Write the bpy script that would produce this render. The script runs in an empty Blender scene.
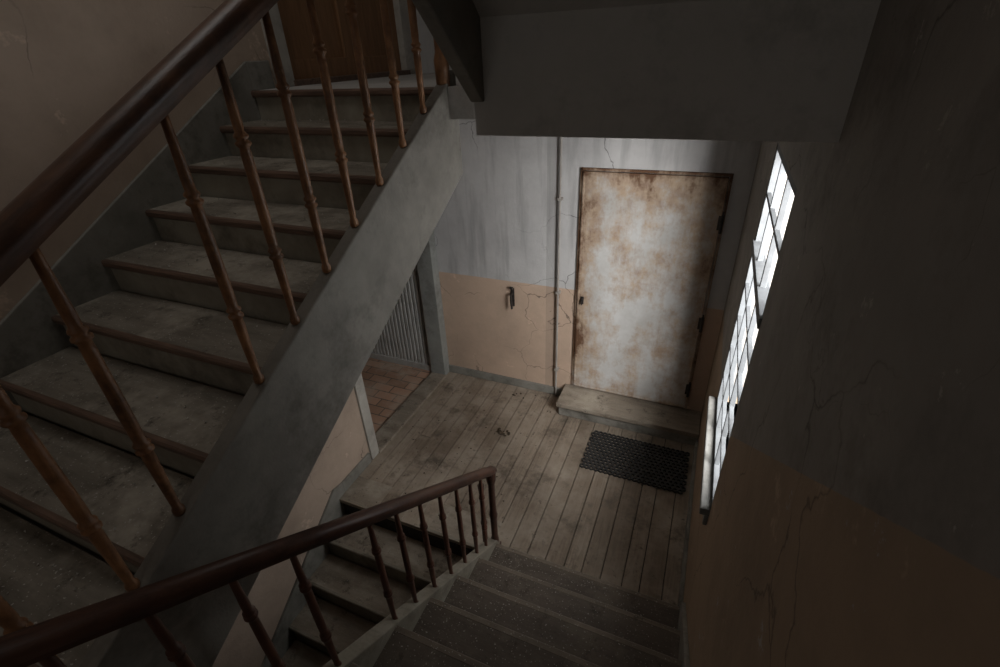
import bpy, bmesh, math, random
from mathutils import Vector, Matrix
random.seed(7)
S=bpy.context.scene
S.view_settings.view_transform='Standard'

# ------------------------------------------------------------ materials
class N:
    def __init__(s,name):
        s.m=bpy.data.materials.new(name); s.m.use_nodes=True
        s.t=s.m.node_tree; s.t.nodes.clear()
        s.out=s.t.nodes.new('ShaderNodeOutputMaterial')
        s.b=s.t.nodes.new('ShaderNodeBsdfPrincipled')
        s.t.links.new(s.b.outputs[0],s.out.inputs[0])
        s.co=s.t.nodes.new('ShaderNodeTexCoord').outputs['Object']
    def set(s,sock,v):
        if isinstance(v,bpy.types.NodeSocket): s.t.links.new(v,sock)
        else:
            if isinstance(v,(tuple,list)) and len(v)==3 and sock.type=='RGBA': v=(*v,1)
            sock.default_value=v
    def mapping(s,scale=(1,1,1),rot=(0,0,0),loc=(0,0,0)):
        n=s.t.nodes.new('ShaderNodeMapping'); s.t.links.new(s.co,n.inputs[0])
        n.inputs['Scale'].default_value=scale; n.inputs['Rotation'].default_value=rot; n.inputs['Location'].default_value=loc
        return n.outputs[0]
    def noise(s,scale,detail=5,rough=.6,vec=None,dist=0):
        n=s.t.nodes.new('ShaderNodeTexNoise'); s.t.links.new(vec or s.co,n.inputs['Vector'])
        n.inputs['Scale'].default_value=scale; n.inputs['Detail'].default_value=min(detail,5)
        n.inputs['Roughness'].default_value=rough; n.inputs['Distortion'].default_value=dist
        return n.outputs[0]
    def ramp(s,fac,a,b,c0=(0,0,0),c1=(1,1,1)):
        n=s.t.nodes.new('ShaderNodeValToRGB'); s.t.links.new(fac,n.inputs[0])
        n.color_ramp.elements[0].position=a; n.color_ramp.elements[1].position=b
        n.color_ramp.elements[0].color=(*c0,1); n.color_ramp.elements[1].color=(*c1,1)
        return n.outputs[0]
    def mix(s,f,a,b,mode='MIX'):
        n=s.t.nodes.new('ShaderNodeMix'); n.data_type='RGBA'; n.blend_type=mode
        s.set(n.inputs[0],f); s.set(n.inputs[6],a); s.set(n.inputs[7],b); return n.outputs[2]
    def math(s,op,a,b=0.0,clamp=False):
        n=s.t.nodes.new('ShaderNodeMath'); n.operation=op; n.use_clamp=clamp
        s.set(n.inputs[0],a); s.set(n.inputs[1],b); return n.outputs[0]
    def xyz(s):
        n=s.t.nodes.new('ShaderNodeSeparateXYZ'); s.t.links.new(s.co,n.inputs[0]); return n.outputs
    def bump(s,h,strength=.3,dist=.01):
        n=s.t.nodes.new('ShaderNodeBump'); n.inputs['Strength'].default_value=strength; n.inputs['Distance'].default_value=dist
        s.t.links.new(h,n.inputs['Height']); s.t.links.new(n.outputs[0],s.b.inputs['Normal'])
    def fin(s,col,rough=.7,metal=0,spec=.3):
        s.set(s.b.inputs['Base Color'],col); s.set(s.b.inputs['Roughness'],rough)
        s.b.inputs['Metallic'].default_value=metal; s.b.inputs['Specular IOR Level'].default_value=spec
        return s.m

def simple(name,c1,c2,scale=6,rough=.7,bs=.3,stretch=(1,1,1),dirt=None,metal=0,spec=.3,fine=60):
    n=N(name); v=n.mapping(stretch)
    c=n.mix(n.ramp(n.noise(scale,8,.65,v),.35,.65),c1,c2)
    if dirt: c=n.mix(n.ramp(n.noise(scale*.6,10,.75,n.mapping((1,1,1),loc=(3,1,7))),.5,.72),c,dirt)
    n.bump(n.noise(fine,2,.6,v),bs,.004)
    return n.fin(c,rough,metal,spec)

def cracks(n,c,scale=1.6,lo=.5,hi=.62,dark=(.03,.028,.026),w=.006,amt=.8,off=(5,2,1)):
    add=n.t.nodes.new('ShaderNodeVectorMath'); add.operation='MULTIPLY_ADD'
    nn=n.t.nodes.new('ShaderNodeTexNoise'); n.t.links.new(n.co,nn.inputs['Vector']); nn.inputs['Scale'].default_value=3; nn.inputs['Detail'].default_value=5
    n.t.links.new(nn.outputs['Color'],add.inputs[0]); add.inputs[1].default_value=(.35,.35,.35); n.t.links.new(n.co,add.inputs[2])
    v=n.t.nodes.new('ShaderNodeTexVoronoi'); v.feature='DISTANCE_TO_EDGE'; v.inputs['Scale'].default_value=scale
    n.t.links.new(add.outputs[0],v.inputs['Vector'])
    line=n.ramp(v.outputs['Distance'],0,w,(1,1,1),(0,0,0))
    mask=n.ramp(n.noise(1.3,3,.5,n.mapping(loc=off)),lo,hi)
    f=n.math('MULTIPLY',n.math('MULTIPLY',line,mask),amt)
    return n.mix(f,c,dark), f

def wall_mat(name,kind,up,low,updirt,lowdirt,crk=True):
    n=N(name); x,y,z=n.xyz()
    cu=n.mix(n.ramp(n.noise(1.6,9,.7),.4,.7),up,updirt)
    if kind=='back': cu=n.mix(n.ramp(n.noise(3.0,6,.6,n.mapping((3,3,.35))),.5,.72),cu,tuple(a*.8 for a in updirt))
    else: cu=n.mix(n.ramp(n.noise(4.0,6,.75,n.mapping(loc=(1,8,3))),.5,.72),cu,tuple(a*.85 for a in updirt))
    if kind=='backup': c=cu
    else:
        cl=n.mix(n.ramp(n.noise(1.9,9,.7,n.mapping(loc=(2,4,1))),.42,.68),low,lowdirt)
        cl=n.mix(n.ramp(n.noise(5,8,.75,n.mapping(loc=(9,4,1))),.62,.68),cl,tuple(min(1,a*1.25) for a in low))
        if kind=='left': c=cl
        else:
            line=1.14 if kind=='back' else n.math('MAXIMUM',1.14,n.math('ADD',1.617-.758*2.055,n.math('MULTIPLY',y,-.758)))
            dz=n.math('SUBTRACT',z,line)
            dz=n.math('ADD',dz,n.math('MULTIPLY',n.math('SUBTRACT',n.noise(25,3,.5),.5),.006))
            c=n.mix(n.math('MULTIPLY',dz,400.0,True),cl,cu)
            if kind=='back':
                sx=n.math('MULTIPLY',n.math('GREATER_THAN',x,-1.17),n.math('LESS_THAN',x,-1.07))
                c=n.mix(n.math('MULTIPLY',sx,.22),c,(.12,.11,.10))
    if kind=='right':
        c,fc=cracks(n,c,1.15,.46,.53,(.05,.045,.042),.005,.6,(2,7,3))
        c,fc=cracks(n,c,2.6,.52,.58,(.08,.072,.065),.004,.35,(8,1,1))
        c=n.mix(n.ramp(n.noise(9,5,.8,n.mapping(loc=(3,3,9))),.64,.68),c,(.40,.37,.34))
    elif crk: c,fc=cracks(n,c)
    n.bump(n.noise(9,5,.7),.4,.014)
    return n.fin(c,.85,0,.15)

M={}
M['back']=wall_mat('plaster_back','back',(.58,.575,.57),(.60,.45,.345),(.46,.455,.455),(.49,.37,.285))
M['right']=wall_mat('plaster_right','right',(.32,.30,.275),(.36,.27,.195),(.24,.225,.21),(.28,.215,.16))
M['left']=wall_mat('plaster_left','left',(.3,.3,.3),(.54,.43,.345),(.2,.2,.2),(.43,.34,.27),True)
M['ceil']=wall_mat('plaster_soffit','backup',(.50,.485,.46),(.3,.3,.3),(.41,.40,.375),(.2,.2,.2),False)
M['greypaint']=simple('worn_grey_paint',(.255,.24,.21),(.185,.172,.15),5,.6,.35,(1,1,1),(.10,.09,.075),spec=.25)
M['riser']=simple('riser_paint',(.35,.325,.265),(.24,.215,.17),5,.7,.3,(1,1,1),(.13,.115,.09))
M['nosing']=simple('worn_nosing_wood',(.20,.125,.09),(.09,.06,.045),14,.45,.3,(.4,4,4),spec=.4)
M['skirt']=simple('skirting_paint',(.30,.29,.26),(.21,.205,.18),6,.6,.3,(1,1,1),(.10,.092,.078))
M['casing']=simple('white_casing_paint',(.56,.54,.49),(.44,.42,.38),4,.55,.3,(1,1,1),(.24,.22,.2))
M['greycasing']=simple('grey_casing_paint',(.36,.37,.35),(.28,.29,.275),4,.55,.3,(1,1,1),(.17,.17,.155))
M['panel']=simple('panel_grey_paint',(.55,.55,.53),(.45,.45,.44),4,.6,.25,(3,3,.6),(.27,.26,.24))
M['browndoor']=simple('brown_door_wood',(.34,.185,.095),(.24,.13,.065),6,.5,.2,(6,6,.7))
M['rail']=simple('varnished_mahogany',(.15,.072,.042),(.065,.032,.021),9,.38,.15,(5,.8,1),(.035,.02,.014),spec=.45)
M['railr']=simple('dark_mahogany',(.10,.047,.031),(.052,.026,.019),9,.40,.15,(5,.8,1),(.03,.016,.013),spec=.4)
M['bal']=simple('baluster_varnish_orange',(.37,.185,.085),(.18,.085,.04),7,.42,.2,(3,3,1.6),(.06,.032,.018),spec=.45)
M['bald']=simple('baluster_varnish_dark',(.14,.06,.038),(.07,.032,.022),10,.42,.2,(3,3,.7),spec=.45)
M['black']=simple('black_rubber',(.03,.03,.03),(.05,.048,.045),20,.8,.3)
M['iron']=simple('dark_iron',(.10,.09,.085),(.05,.045,.04),20,.45,.3,metal=.7)
M['frame']=simple('window_frame_paint',(.16,.17,.18),(.11,.115,.12),8,.6,.2)
M['sill']=simple('sill_paint',(.24,.24,.225),(.17,.17,.16),8,.7,.2,(1,1,1),(.10,.095,.085))
M['flakes']=simple('paint_flakes',(.50,.48,.44),(.40,.38,.34),8,.7,.2)
M['pipe']=simple('painted_pipe',(.42,.40,.37),(.33,.3,.27),8,.5,.2)
M['debris']=simple('dry_debris',(.10,.07,.045),(.05,.04,.028),30,.9,.2)

def wood_floor():
    n=N('worn_floorboards')
    g=n.t.nodes.new('ShaderNodeNewGeometry')
    base=n.ramp(g.outputs['Random Per Island'],0,1,(.23,.18,.135),(.38,.31,.24))
    gr=n.ramp(n.noise(6,10,.7,n.mapping((9,.7,1)),.6),.35,.7)
    c=n.mix(gr,base,(.19,.15,.112))
    c=n.mix(n.ramp(n.noise(1.7,8,.7),.42,.68),c,(.45,.385,.31))
    c=n.mix(n.ramp(n.noise(3,8,.75,n.mapping(loc=(4,4,4))),.52,.68),c,(.13,.105,.082))
    c=n.mix(n.ramp(n.noise(16,5,.75,n.mapping(loc=(4,9,4))),.60,.70),c,(.10,.08,.06))
    n.bump(gr,.3,.004)
    return n.fin(c,.6,0,.3)
M['floor']=wood_floor()

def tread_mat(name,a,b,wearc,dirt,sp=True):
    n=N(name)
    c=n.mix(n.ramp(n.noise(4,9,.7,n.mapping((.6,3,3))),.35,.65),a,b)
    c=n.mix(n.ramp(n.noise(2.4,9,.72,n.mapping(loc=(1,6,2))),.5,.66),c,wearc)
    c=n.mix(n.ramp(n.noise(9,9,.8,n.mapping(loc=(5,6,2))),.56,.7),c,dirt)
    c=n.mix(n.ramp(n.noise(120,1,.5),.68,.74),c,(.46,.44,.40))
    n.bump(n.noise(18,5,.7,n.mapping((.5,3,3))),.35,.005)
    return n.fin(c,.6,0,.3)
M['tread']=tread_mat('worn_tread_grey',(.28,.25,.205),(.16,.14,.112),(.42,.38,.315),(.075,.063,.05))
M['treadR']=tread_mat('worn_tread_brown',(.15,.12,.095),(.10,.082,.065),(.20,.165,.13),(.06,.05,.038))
M['nosR']=tread_mat('worn_tread_edge',(.22,.18,.14),(.15,.12,.095),(.28,.235,.185),(.09,.072,.055))
M['treadD']=tread_mat('worn_tread_pale',(.35,.30,.24),(.22,.185,.145),(.43,.38,.31),(.10,.082,.062))

def metal_door():
    n=N('rusty_painted_steel'); x,y,z=n.xyz()
    paint=n.mix(n.ramp(n.noise(2.2,8,.7),.4,.65),(.56,.56,.55),(.44,.43,.41))
    ex=n.math('ABSOLUTE',n.math('DIVIDE',n.math('SUBTRACT',x,-.385),.495))
    ez=n.math('ABSOLUTE',n.math('DIVIDE',n.math('SUBTRACT',z,1.15),.975))
    e=n.math('MAXIMUM',n.math('POWER',ex,7.0),n.math('POWER',ez,9.0))
    e=n.math('MULTIPLY',e,.19)
    nz=n.noise(2.4,11,.76,n.mapping((1.2,1,.9),loc=(1.2,0,3)))
    up=n.math('MULTIPLY',n.math('SUBTRACT',z,1.1),.045)
    lf=n.math('MULTIPLY',n.math('ADD',x,.385),-.05)
    st=n.noise(1.0,8,.7,n.mapping((7,1,.6)))
    f=n.math('ADD',n.math('ADD',n.math('ADD',n.math('ADD',nz,e),up),lf),n.math('MULTIPLY',n.math('SUBTRACT',st,.5),.34))
    rust=n.mix(n.ramp(n.noise(14,8,.7),.4,.65),(.42,.285,.165),(.27,.155,.085))
    c=n.mix(n.math('MULTIPLY',n.ramp(f,.45,.64),.75),paint,rust)
    c=n.mix(n.ramp(f,.66,.80),c,(.13,.068,.038))
    n.bump(n.noise(40,3,.7),.3,.003)
    return n.fin(c,n.ramp(f,.45,.7,(.45,.45,.45),(.85,.85,.85)),.0,.3)
M['steel']=metal_door()

def tile():
    n=N('terracotta_tile')
    b=n.t.nodes.new('ShaderNodeTexBrick'); n.t.links.new(n.co,b.inputs['Vector'])
    b.offset=.5; b.inputs['Scale'].default_value=1; b.inputs['Brick Width'].default_value=.22; b.inputs['Row Height'].default_value=.11
    b.inputs['Mortar Size'].default_value=.006
    b.inputs['Color1'].default_value=(.60,.37,.26,1); b.inputs['Color2'].default_value=(.42,.26,.18,1); b.inputs['Mortar'].default_value=(.18,.15,.12,1)
    c=n.mix(n.ramp(n.noise(4,8,.7),.45,.7),b.outputs[0],(.56,.45,.36))
    return n.fin(c,.6)
M['tile']=tile()

# ------------------------------------------------------------ mesh helpers
def obj(name,bm,mat,parent=None,bevel=0,smooth=False):
    bmesh.ops.recalc_face_normals(bm,faces=bm.faces)
    me=bpy.data.meshes.new(name); bm.to_mesh(me); bm.free()
    o=bpy.data.objects.new(name,me); S.collection.objects.link(o)
    for m in (mat if isinstance(mat,list) else [mat]): me.materials.append(m)
    if parent: o.parent=parent
    if bevel:
        b=o.modifiers.new('bevel','BEVEL'); b.width=bevel; b.segments=2; b.limit_method='ANGLE'
    if smooth:
        for p in me.polygons: p.use_smooth=True
    return o
def empty(name):
    e=bpy.data.objects.new(name,None); S.collection.objects.link(e); return e
def box(bm,x0,x1,y0,y1,z0,z1,mi=0):
    if x0>x1:x0,x1=x1,x0
    if y0>y1:y0,y1=y1,y0
    if z0>z1:z0,z1=z1,z0
    v=[bm.verts.new(p) for p in ((x0,y0,z0),(x1,y0,z0),(x1,y1,z0),(x0,y1,z0),(x0,y0,z1),(x1,y0,z1),(x1,y1,z1),(x0,y1,z1))]
    for f in ((0,3,2,1),(4,5,6,7),(0,1,5,4),(1,2,6,5),(2,3,7,6),(3,0,4,7)):
        bm.faces.new([v[i] for i in f]).material_index=mi
def boxes(name,lst,mat,parent=None,bevel=0):
    bm=bmesh.new()
    for b in lst: box(bm,*b)
    return obj(name,bm,mat,parent,bevel)
def prism_x(bm,poly,x0,x1):
    a=[bm.verts.new((x0,y,z)) for y,z in poly]; b=[bm.verts.new((x1,y,z)) for y,z in poly]
    n=len(poly); bm.faces.new(a); bm.faces.new(b[::-1])
    for i in range(n): bm.faces.new((a[i],a[(i+1)%n],b[(i+1)%n],b[i]))
def sweep(bm,prof,pts):
    rings=[]
    for p in pts: rings.append([bm.verts.new((p[0]+a,p[1],p[2]+c)) for a,c in prof])
    n=len(prof)
    for r,s in zip(rings,rings[1:]):
        for i in range(n): bm.faces.new((r[i],r[(i+1)%n],s[(i+1)%n],s[i]))
    bm.faces.new(rings[0][::-1]); bm.faces.new(rings[-1])
def lathe(bm,prof,cx,cy,z0,seg=14):
    rings=[]
    for r,z in prof: rings.append([bm.verts.new((cx+r*math.cos(2*math.pi*i/seg),cy+r*math.sin(2*math.pi*i/seg),z0+z)) for i in range(seg)])
    for a,b in zip(rings,rings[1:]):
        for i in range(seg): bm.faces.new((a[i],a[(i+1)%seg],b[(i+1)%seg],b[i]))
    bm.faces.new(rings[0][::-1]); bm.faces.new(rings[-1])
def tube(bm,p0,p1,r,seg=12):
    p0=Vector(p0);p1=Vector(p1);d=(p1-p0).normalized(); q=d.to_track_quat('Z','Y')
    A=[];B=[]
    for i in range(seg):
        o=q@Vector((r*math.cos(2*math.pi*i/seg),r*math.sin(2*math.pi*i/seg),0)); A.append(bm.verts.new(p0+o));B.append(bm.verts.new(p1+o))
    for i in range(seg): bm.faces.new((A[i],A[(i+1)%seg],B[(i+1)%seg],B[i]))
    bm.faces.new(A[::-1]);bm.faces.new(B)

XL,XR=-2.248,.253
XS=-1.159; XC=-.916
ZU=2.79; ZH=1.43; TOP=5.2; BOT=-1.62
YB=-5.4

# ------------------------------------------------------------ shell
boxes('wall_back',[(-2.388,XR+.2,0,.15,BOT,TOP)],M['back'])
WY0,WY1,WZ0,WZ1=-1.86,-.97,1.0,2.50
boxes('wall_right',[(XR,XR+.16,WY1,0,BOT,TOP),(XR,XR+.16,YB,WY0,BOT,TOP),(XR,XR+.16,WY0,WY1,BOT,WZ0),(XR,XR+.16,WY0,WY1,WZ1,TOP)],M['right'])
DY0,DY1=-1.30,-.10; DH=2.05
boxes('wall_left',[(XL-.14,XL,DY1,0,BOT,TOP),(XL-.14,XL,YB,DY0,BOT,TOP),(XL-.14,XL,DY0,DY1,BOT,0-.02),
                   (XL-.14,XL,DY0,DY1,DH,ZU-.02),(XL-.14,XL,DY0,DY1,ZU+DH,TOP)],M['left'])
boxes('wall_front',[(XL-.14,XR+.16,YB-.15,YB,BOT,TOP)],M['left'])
boxes('ceiling',[(XL-.14,XR+.16,YB-.15,.15,TOP,TOP+.1)],M['ceil'])

bm=bmesh.new()
x=XL
while x<XR:
    w=random.uniform(.105,.135); x1=min(x+w,XR)
    yb=-1.865 if x>-.93 else -1.82
    cuts=[0]
    if random.random()<.45: cuts.append(random.uniform(-1.4,-.4))
    cuts.append(yb)
    for a,b in zip(cuts,cuts[1:]):
        box(bm,x+.003,x1-.002,b+(.0015 if b!=yb else 0),a-.001,-.035,random.uniform(-.002,.0015))
    x=x1
floor=obj('floor',bm,M['floor'],None,.002)
boxes('floor_substructure',[(XL,XR,-1.80,0,-.2,-.036)],M['black'])

# ------------------------------------------------------------ flights
def flight(name,x0,x1,ytop,ztop,run,rise,n,mat,risermat,nosemat,skiptop=False):
    e=empty(name)
    bm=bmesh.new(); bn=bmesh.new(); br=bmesh.new()
    for k in range(n):
        y=ytop-k*run; z=ztop-k*rise
        if not (k==0 and skiptop):
            box(bm,x0,x1,y+.014,y+run+.01,z-.03,z)
        poly=[(y+.018,z+.0008),(y+.004,z-.001),(y-.001,z-.008),(y-.001,z-.022),(y+.005,z-.03),(y+.018,z-.032)]
        prism_x(bn,poly,x0,x1)
        box(br,x0,x1,y+.022,y+.04,z-rise-.02,z-.025)
    obj('treads',bm,mat,e,.002); obj('nosings',bn,nosemat,e); obj('risers',br,risermat,e)
    return e
def baluster_prof(h,s=1.0):
    P=[(.010,0),(.015,.008),(.015,.03),(.0105,.042),(.012,.12),(.0145,.27),(.0135,.292),(.0200,.302),(.0200,.310),(.0130,.318),(.0190,.328),(.0190,.334),(.0130,.344),
       (.0145,.37),(.0150,.5),(.0140,.69),(.0130,.712),(.0200,.722),(.0200,.730),(.0130,.738),(.0185,.747),(.0185,.753),(.0125,.764),(.0132,.80),(.0115,.88),(.0105,.96),(.010,1.0)]
    return [(r*s,z*h) for r,z in P]
RP=[(.0,.032),(.018,.029),(.032,.018),(.037,.002),(.035,-.014),(.026,-.026),(.026,-.040),(-.026,-.040),(-.026,-.026),(-.035,-.014),(-.037,.002),(-.032,.018),(-.018,.029)]

g,r=.243,.136; Y0=-1.61
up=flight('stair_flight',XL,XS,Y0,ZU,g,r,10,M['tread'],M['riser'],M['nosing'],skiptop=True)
def zp(y): return ZU+(y-Y0)*r/g
bm=bmesh.new(); ye=-4.06; yt=-1.50
prism_x(bm,[(yt,zp(yt)),(ye,zp(ye)),(ye,zp(ye)-.44),(yt,zp(yt)-.44)],XS-.004,XS+.05)
obj('outer_string',bm,M['greypaint'],up,.006)
bm=bmesh.new()
prism_x(bm,[(Y0+.02,zp(Y0)+.13),(ye,zp(ye)+.12),(ye,zp(ye)-.2),(Y0+.02,zp(Y0)-.2)],XL+.0,XL+.018)
box(bm,XL,XL+.018,Y0+.02,DY0-.14,ZU,ZU+.13)
obj('wall_string',bm,M['skirt'],up,.004)
bm=bmesh.new()
prism_x(bm,[(Y0,zp(Y0)-.20),(ye,zp(ye)-.20),(ye,zp(ye)-.24),(Y0,zp(Y0)-.24)],XL,XS)
obj('soffit_boards',bm,M['ceil'],up)

rail=empty('stair_railing')
bm=bmesh.new(); H=.803
sweep(bm,RP,[(XS+.022,y,zp(y)+H-.032) for y in (-1.56,-2.5,-3.3,-4.08)])
obj('handrail',bm,M['rail'],rail,0,True)
bm=bmesh.new()
for y in (-1.76,-1.94,-2.125,-2.307,-2.486,-2.668,-2.852,-3.19,-3.35,-3.53,-3.71,-3.89):
    lathe(bm,baluster_prof(H-.062),XS+.022,y,zp(y)-.004)
obj('balusters',bm,M['bal'],rail,0,True)
bm=bmesh.new()
lathe(bm,[(.03,0),(.032,.1),(.024,.13),(.028,.4),(.034,.43),(.026,.46),(.024,.7),(.034,.78),(.036,.86),(.02,.90),(.001,.905)],XS+.022,-1.57,ZU)
obj('newel_post',bm,M['bal'],rail,0,True)

g2,r2=.241,.17875; YR=-1.868
rt=empty('stair_flight')
bm=bmesh.new(); bn=bmesh.new(); br=bmesh.new()
for k in range(8):
    y=YR-k*g2; z=(k+1)*r2
    yb=y-g2-.01 if k<7 else y-.45
    box(bm,XC+.02,XR,yb,y-.008,z-.03,z)
    prism_x(bn,[(y-.008,z+.0008),(y+.016,z-.001),(y+.022,z-.008),(y+.022,z-.022),(y+.016,z-.03),(y-.008,z-.032)],XC+.02,XR)
    box(br,XC+.02,XR,y-.018,y,z-r2-(.01 if k else 0),z-.025)
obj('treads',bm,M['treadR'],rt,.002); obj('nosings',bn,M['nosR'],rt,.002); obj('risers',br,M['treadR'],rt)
def zr(y): return r2+(YR-y)*r2/g2
bm=bmesh.new()
prism_x(bm,[(YR+.07,.13),(YR+.03,zr(YR)+.01),(-3.62,zr(-3.62)+.02),(-3.62,zr(-3.62)-.33),(YR+.07,-.2)],XC-.035,XC+.025)
obj('outer_string',bm,M['riser'],rt,.005)
bm=bmesh.new()
prism_x(bm,[(YR+.03,.10),(YR,zr(YR)+.08),(-3.62,zr(-3.62)+.10),(-3.62,zr(-3.62)-.2),(YR+.03,0)],XR-.022,XR)
obj('wall_string',bm,M['skirt'],rt,.004)
bm=bmesh.new(); prism_x(bm,[(YR,-.05),(-3.62,zr(-3.62)-.3),(-3.62,zr(-3.62)-.34),(YR,-.09)],XC,XR); obj('soffit_boards',bm,M['ceil'],rt)

def zrail(y): return .80+(-1.82-y)*.75
rail2=empty('stair_railing')
bm=bmesh.new()
RP2=[(a*.80,c*.86) for a,c in RP]
sweep(bm,RP2,[(XC,-1.79,.775),(XC,-1.83,.797),(XC,-1.88,zrail(-1.88)),(XC,-2.6,zrail(-2.6)),(XC,-3.62,zrail(-3.62))])
obj('handrail',bm,M['railr'],rail2,0,True)
bm=bmesh.new()
for y in (-1.95,-2.07,-2.21,-2.355,-2.505,-2.655,-2.795,-3.09,-3.25,-3.41,-3.55):
    z0=zr(y)+.005; lathe(bm,baluster_prof(zrail(y)-z0-.02,.9),XC,y,z0)
obj('balusters',bm,M['bald'],rail2,0,True)
bm=bmesh.new()
lathe(bm,[(.024,0),(.026,.10),(.02,.13),(.023,.3),(.028,.33),(.021,.36),(.02,.6),(.03,.64),(.03,.70),(.02,.71)],XC,-1.82,.08)
box(bm,XC-.03,XC+.03,-1.85,-1.79,-.03,.12)
lathe(bm,[(.018,0),(.02,.10),(.016,.13),(.018,.3),(.022,.33),(.016,.36),(.015,.6),(.02,.66)],XC-.05,-1.86,.03)
obj('newel_post',bm,M['railr'],rail2,0,True)

lo=flight('stair_flight',XL,XC-.035,-1.82,0,.241,.175,9,M['treadD'],M['riser'],M['riser'],skiptop=False)
def zl(y): return (y+1.82)*.175/.241
bm=bmesh.new()
prism_x(bm,[(-1.75,.10),(-1.84,.12),(-3.9,zl(-3.9)+.13),(-3.9,zl(-3.9)-.1),(-1.75,-.2)],XL,XL+.02)
box(bm,XL,XL+.02,-1.75,DY0-.10,0,.10)
obj('wall_string',bm,M['skirt'],lo,.004)
bm=bmesh.new()
prism_x(bm,[(-1.84,.0),(-3.9,zl(-3.9)+.03),(-3.9,zl(-3.9)-.1),(-1.84,-.3)],XC-.075,XC-.036)
obj('outer_string',bm,M['riser'],lo,.004)
boxes('floor_lower_landing',[(XL-.14,XR+.16,YB-.15,.15,BOT-.05,BOT+.045)],M['floor'])
boxes('floor_half_landing',[(XL,XS+.05,YB,-4.02,ZH-.16,ZH),(XS+.05,XR,YB,-3.59,ZH-.16,ZH-.0005)],M['tread'])

boxes('ceiling_landing_slab',[(XL,-.66,-1.585,0,2.66,ZU),(-.66,XR,-2.26,0,2.70,ZU)],M['ceil'],None,.004)
nf=empty('stair_flight')
bm=bmesh.new()
prism_x(bm,[(-2.20,2.795),(-2.26,2.701),(-2.262,2.99),(-4.2,4.68),(-4.2,4.85),(-2.2,3.1)],-.66,XR)
obj('flight_soffit',bm,M['ceil'],nf)
bm=bmesh.new()
prism_x(bm,[(-2.15,2.79),(-2.27,2.79),(-4.2,4.45),(-4.2,4.75),(-2.15,2.93)],-.668,-.628)
obj('outer_string',bm,M['greypaint'],nf,.004)

# ------------------------------------------------------------ back-wall details
boxes('baseboard_back',[(XL,-.97,-.022,0,0.002,.085)],M['skirt'],None,.004)
boxes('baseboard_right',[(XR-.02,XR,-1.84,-.33,0.002,.10)],M['skirt'],None,.004)

door=empty('door_1')
dx0,dx1,dz0,dz1=-.88,.109,.176,2.126
boxes('steel_leaf',[(dx0,dx1,-.035,-.004,dz0,dz1)],M['steel'],door,.004)
boxes('steel_frame',[(dx0-.022,dx0-.004,-.022,0,dz0-.02,dz1+.02),(dx1+.004,dx1+.022,-.022,0,dz0-.02,dz1+.02),
   (dx0-.022,dx1+.022,-.022,0,dz1+.004,dz1+.022)],M['steel'],door,.002)
boxes('leaf_rim',[(dx0,dx0+.014,-.040,-.03,dz0,dz1),(dx1-.014,dx1,-.040,-.03,dz0,dz1),(dx0,dx1,-.040,-.03,dz1-.014,dz1),(dx0,dx1,-.040,-.03,dz0,dz0+.014)],M['steel'],door,.003)
bm=bmesh.new()
for z in (1.82,1.02,.38):
    tube(bm,(dx1+.006,-.05,z-.07),(dx1+.006,-.05,z+.06),.010)
    tube(bm,(dx1+.006,-.05,z+.06),(dx1+.006,-.05,z+.08),.006)
    box(bm,dx1-.02,dx1+.006,-.047,-.04,z-.05,z+.05)
obj('hinges',bm,M['iron'],door)
bm=bmesh.new()
box(bm,dx0+.03,dx0+.055,-.045,-.04,1.04,1.11); tube(bm,(dx0+.043,-.04,1.09),(dx0+.043,-.065,1.09),.006)
tube(bm,(dx0+.043,-.063,1.09),(dx0+.043,-.066,1.04),.005)
obj('latch',bm,M['iron'],door)

st=empty('door_step')
boxes('step_top',[(-.965,XR-.002,-.315,-.002,.105,.15)],M['treadD'],st,.006)
boxes('step_front',[(-.945,XR-.002,-.29,-.002,0.002,.105)],M['skirt'],st,.004)

bm=bmesh.new(); tube(bm,(-1.052,-.034,.0),(-1.052,-.034,2.69),.009)
for z in (.3,1.1,1.9): box(bm,-1.070,-1.034,-.045,0,z,z+.02)
obj('wall_pipe',bm,M['pipe'],None)

hl=empty('wall_lever')
bm=bmesh.new()
box(bm,-1.500,-1.466,-.012,0,.90,1.08); obj('plate',bm,M['iron'],hl,.003)
bm=bmesh.new(); tube(bm,(-1.483,0,1.03),(-1.483,-.06,1.03),.011); tube(bm,(-1.483,-.055,1.03),(-1.470,-.065,.90),.010)
tube(bm,(-1.497,-.03,1.09),(-1.47,-.03,1.09),.013); obj('handle',bm,M['iron'],hl)

# ------------------------------------------------------------ lower left doorway with tiled room
dw=empty('door_frame')
c=.085
boxes('casing',[(XL-.145,XL+.02,DY1-.012,-.005,0,DH+.08)],M['greycasing'],dw,.005)
boxes('casing_near',[(XL-.145,XL+.018,DY0-c,DY0+.012,0,DH+.08)],M['casing'],dw,.005)
boxes('casing_head',[(XL-.145,XL+.018,DY0,DY1,DH-.012,DH+.08)],M['greycasing'],dw,.005)
boxes('threshold',[(XL-.145,XL+.03,DY0,DY1,-.02,.022)],M['treadD'],dw,.006)
boxes('floor_tiled_room',[(-4.4,XL-.14,-1.9,.0,-.05,0.0)],M['tile'])
boxes('wall_tiled_room',[(-4.4,XL-.14,.0,.1,-.1,2.7),(-4.5,-4.4,-2,.1,-.1,2.7),(-4.4,XL-.14,-2.0,-1.9,-.1,2.7)],M['left'])
boxes('ceiling_tiled_room',[(-4.5,XL-.14,-2.0,.1,2.6,2.7)],M['ceil'])
pd=empty('door_2')
bm=bmesh.new()
x=-3.75
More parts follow.
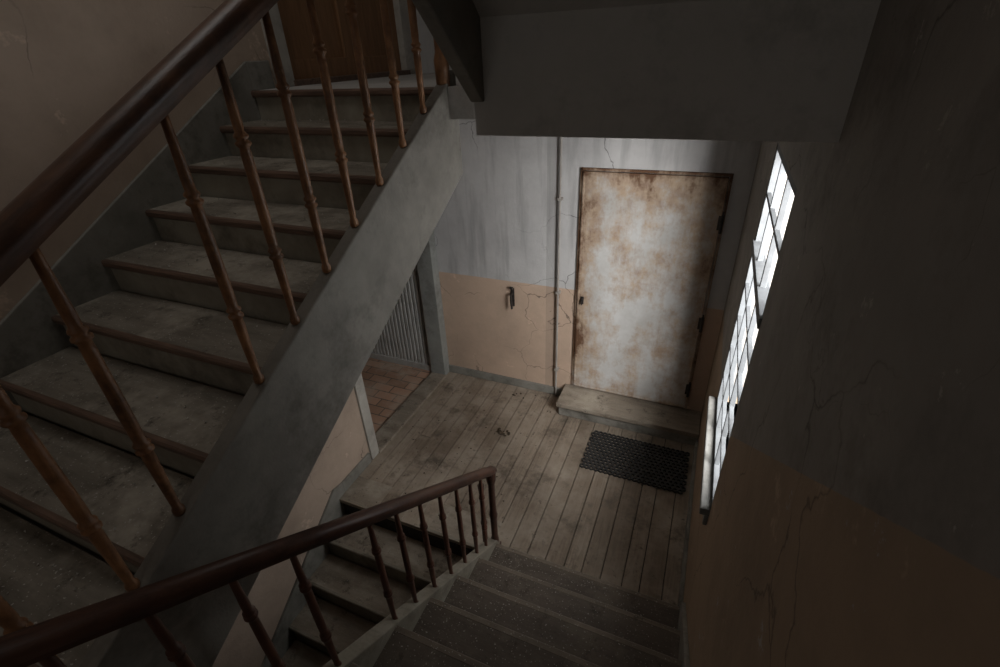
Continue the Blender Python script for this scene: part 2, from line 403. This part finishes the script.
while x<-2.43:
    prism=[(x,-.05),(x+.012,-.068),(x+.033,-.068),(x+.045,-.05)]
    a=[bm.verts.new((px,py,.07)) for px,py in prism]; b=[bm.verts.new((px,py,1.20)) for px,py in prism]
    for i in range(3): bm.faces.new((a[i],a[i+1],b[i+1],b[i]))
    bm.faces.new(b)
    x+=.045
box(bm,-3.8,-2.39,-.052,-.001,0,2.05)
obj('ribbed_panel',bm,M['panel'],pd)
boxes('rails',[(-3.8,-2.39,-.08,-.04,0,.07),(-3.8,-2.39,-.08,-.04,1.2,1.28),(-3.8,-2.39,-.08,-.04,1.98,2.05)],M['panel'],pd,.004)
boxes('stile',[(-3.8,-3.72,-.08,-.04,0,2.05)],M['panel'],pd,.004)

ud=empty('door_3')
boxes('casing',[(XL-.145,XL+.02,DY1-.03,DY1+.085,ZU,ZU+DH+.08),(XL-.145,XL+.02,DY0-.115,DY0+.012,ZU,ZU+DH+.08),(XL-.145,XL+.02,DY0-.085,DY1+.085,ZU+DH-.01,ZU+DH+.09)],M['casing'],ud,.005)
zz=ZU+.01
boxes('leaf',[(XL-.09,XL-.05,DY0,DY1,zz,ZU+DH)],M['browndoor'],ud)
bl=[]
for a,b in ((DY0,DY0+.1),(DY1-.1,DY1),((DY0+DY1)/2-.05,(DY0+DY1)/2+.05)): bl.append((XL-.05,XL-.03,a,b,zz,ZU+DH))
for z in (ZU+.01,ZU+.62,ZU+1.2,ZU+DH-.12): bl.append((XL-.05,XL-.032,DY0,DY1,z,z+.12))
boxes('frame_and_panels',bl,M['browndoor'],ud,.004)
boxes('threshold',[(XL-.14,XL+.03,DY0,DY1,ZU-.02,ZU+.03)],M['nosing'],ud,.005)

# ------------------------------------------------------------ window
w=empty('window_1')
fx0,fx1=XR+.002,XR+.03
bl=[(fx0,fx1+.01,WY0,WY0+.03,WZ0,WZ1),(fx0,fx1+.01,WY1-.03,WY1,WZ0,WZ1),(fx0,fx1+.01,WY0,WY1,WZ0,WZ0+.03),(fx0,fx1+.01,WY0,WY1,WZ1-.03,WZ1),
    (fx0-.01,fx1+.01,WY0,WY1,1.99,2.035)]
for i in (1,2):
    y=WY0+(WY1-WY0)*i/3; t=.011
    bl.append((fx0,fx1-.005,y-t,y+t,WZ0,WZ1))
for i in range(1,5):
    z=WZ0+.02+(1.99-WZ0-.02)*i/5; bl.append((fx0,fx1-.008,WY0,WY1,z-.009,z+.009))
bl.append((fx0,fx1-.008,WY0,WY1,2.26,2.278))
boxes('sash_bars',bl,M['frame'],w,.002)
boxes('sill',[(XR-.045,XR+.16,WY0-.0,WY1+.03,WZ0-.045,WZ0)],M['sill'],w,.006)
boxes('apron',[(XR-.02,XR,WY0,WY1,WZ0-.11,WZ0-.045)],M['sill'],w,.004)

# ------------------------------------------------------------ mat
bm=bmesh.new()
mx0,mx1,my0,my1=-.60,.22,-.86,-.385
cell=.0375
rows=int((my1-my0)/(cell*.866)); cols=int((mx1-mx0)/cell)
for j in range(rows):
    for i in range(cols):
        cx=mx0+cell*(i+.5+(.5 if j%2 else 0)); cy=my0+cell*.866*(j+.6)
        if cx>mx1-.01: continue
        o=[];n_=[]
        for k in range(6):
            a=math.pi/6+k*math.pi/3
            o.append((cx+.0217*math.cos(a),cy+.0217*math.sin(a))); n_.append((cx+.0125*math.cos(a),cy+.0125*math.sin(a)))
        ot=[bm.verts.new((*p,.016)) for p in o]; it=[bm.verts.new((*p,.016)) for p in n_]; ib=[bm.verts.new((*p,.003)) for p in n_]; ob=[bm.verts.new((*p,.003)) for p in o]
        for k in range(6):
            l=(k+1)%6
            bm.faces.new((ot[k],ot[l],it[l],it[k])); bm.faces.new((it[k],it[l],ib[l],ib[k])); bm.faces.new((ob[k],ob[l],ot[l],ot[k]))
obj('rubber_doormat',bm,M['black'])

# ------------------------------------------------------------ debris
bm=bmesh.new()
def flake(x,y,z,s):
    a=random.uniform(0,6.28); n=random.randint(4,6)
    v=[bm.verts.new((x+s*random.uniform(.5,1)*math.cos(a+k*6.283/n),y+s*random.uniform(.4,1)*math.sin(a+k*6.283/n),z+random.uniform(.001,.008+s*.3))) for k in range(n)]
    bm.faces.new(v)
for i in range(130): flake(random.uniform(XL+.1,-1.0),random.uniform(-1.75,-.1),.002,random.uniform(.002,.010))
for i in range(18): flake(-1.33+random.uniform(-.06,.06),-.70+random.uniform(-.03,.03),.002,random.uniform(.008,.024))
for i in range(7): flake(-1.40+random.uniform(-.1,.2),-.13+random.uniform(-.05,.05),.002,random.uniform(.01,.018))
obj('plaster_debris',bm,M['debris'])
bm=bmesh.new()
for i in range(260):
    k=random.randint(1,8); flake(random.uniform(XL+.05,XS-.05),Y0-k*g+random.uniform(.03,g-.01),ZU-k*r+.0005,random.uniform(.0015,.0060))
obj('plaster_flakes',bm,M['flakes'])

# ------------------------------------------------------------ light
wd=bpy.data.worlds.new('overcast'); S.world=wd; wd.use_nodes=True
bg=wd.node_tree.nodes['Background']; bg.inputs[0].default_value=(.90,.95,1,1); bg.inputs[1].default_value=1.3
def area(name,loc,dirv,sx,sy,e,col=(1,1,1),spread=180):
    l=bpy.data.lights.new(name,'AREA'); l.shape='RECTANGLE'; l.size=sx; l.size_y=sy; l.energy=e; l.color=col; l.spread=math.radians(spread)
    o=bpy.data.objects.new(name,l); S.collection.objects.link(o); o.location=loc
    o.rotation_euler=Vector(dirv).to_track_quat('-Z','Y').to_euler(); return o
area('window_daylight',(XR+.95,-2.75,2.6),(-.75,1.4,-.85),1.0,1.3,265,(1,.98,.96))
area('window_daylight_low',(XR+.8,-1.45,2.2),(-1,.1,-.5),1.0,1.4,40,(1,.985,.97))
area('stairwell_top_fill',(-1.6,-2.5,TOP-.05),(-.1,.0,-1),1.0,1.4,8,(1,.96,.92))  # added fill lamp under the closed ceiling, brightens upper door and left flight
area('half_landing_fill',(-.9,YB+.08,3.3),(0,1,-.0),1.4,1.2,2.8,(1,.97,.93))  # added fill behind the camera for fascia and right wall; wall_front has no window

# ------------------------------------------------------------ camera
yaw,pitch,roll=-.422,.531,-.047
F=Vector((math.sin(yaw)*math.cos(pitch),math.cos(yaw)*math.cos(pitch),-math.sin(pitch)))
R0=Vector((math.cos(yaw),-math.sin(yaw),0)); U0=R0.cross(F)
Rv=R0*math.cos(roll)+U0*math.sin(roll); Uv=U0*math.cos(roll)-R0*math.sin(roll)
cd=bpy.data.cameras.new('camera'); co=bpy.data.objects.new('camera',cd); S.collection.objects.link(co)
co.matrix_world=Matrix((( Rv.x,Uv.x,-F.x,0),(Rv.y,Uv.y,-F.y,-3.628),(Rv.z,Uv.z,-F.z,2.911),(0,0,0,1)))
cd.sensor_width=36; cd.lens=17.27; cd.clip_start=.02
S.camera=co
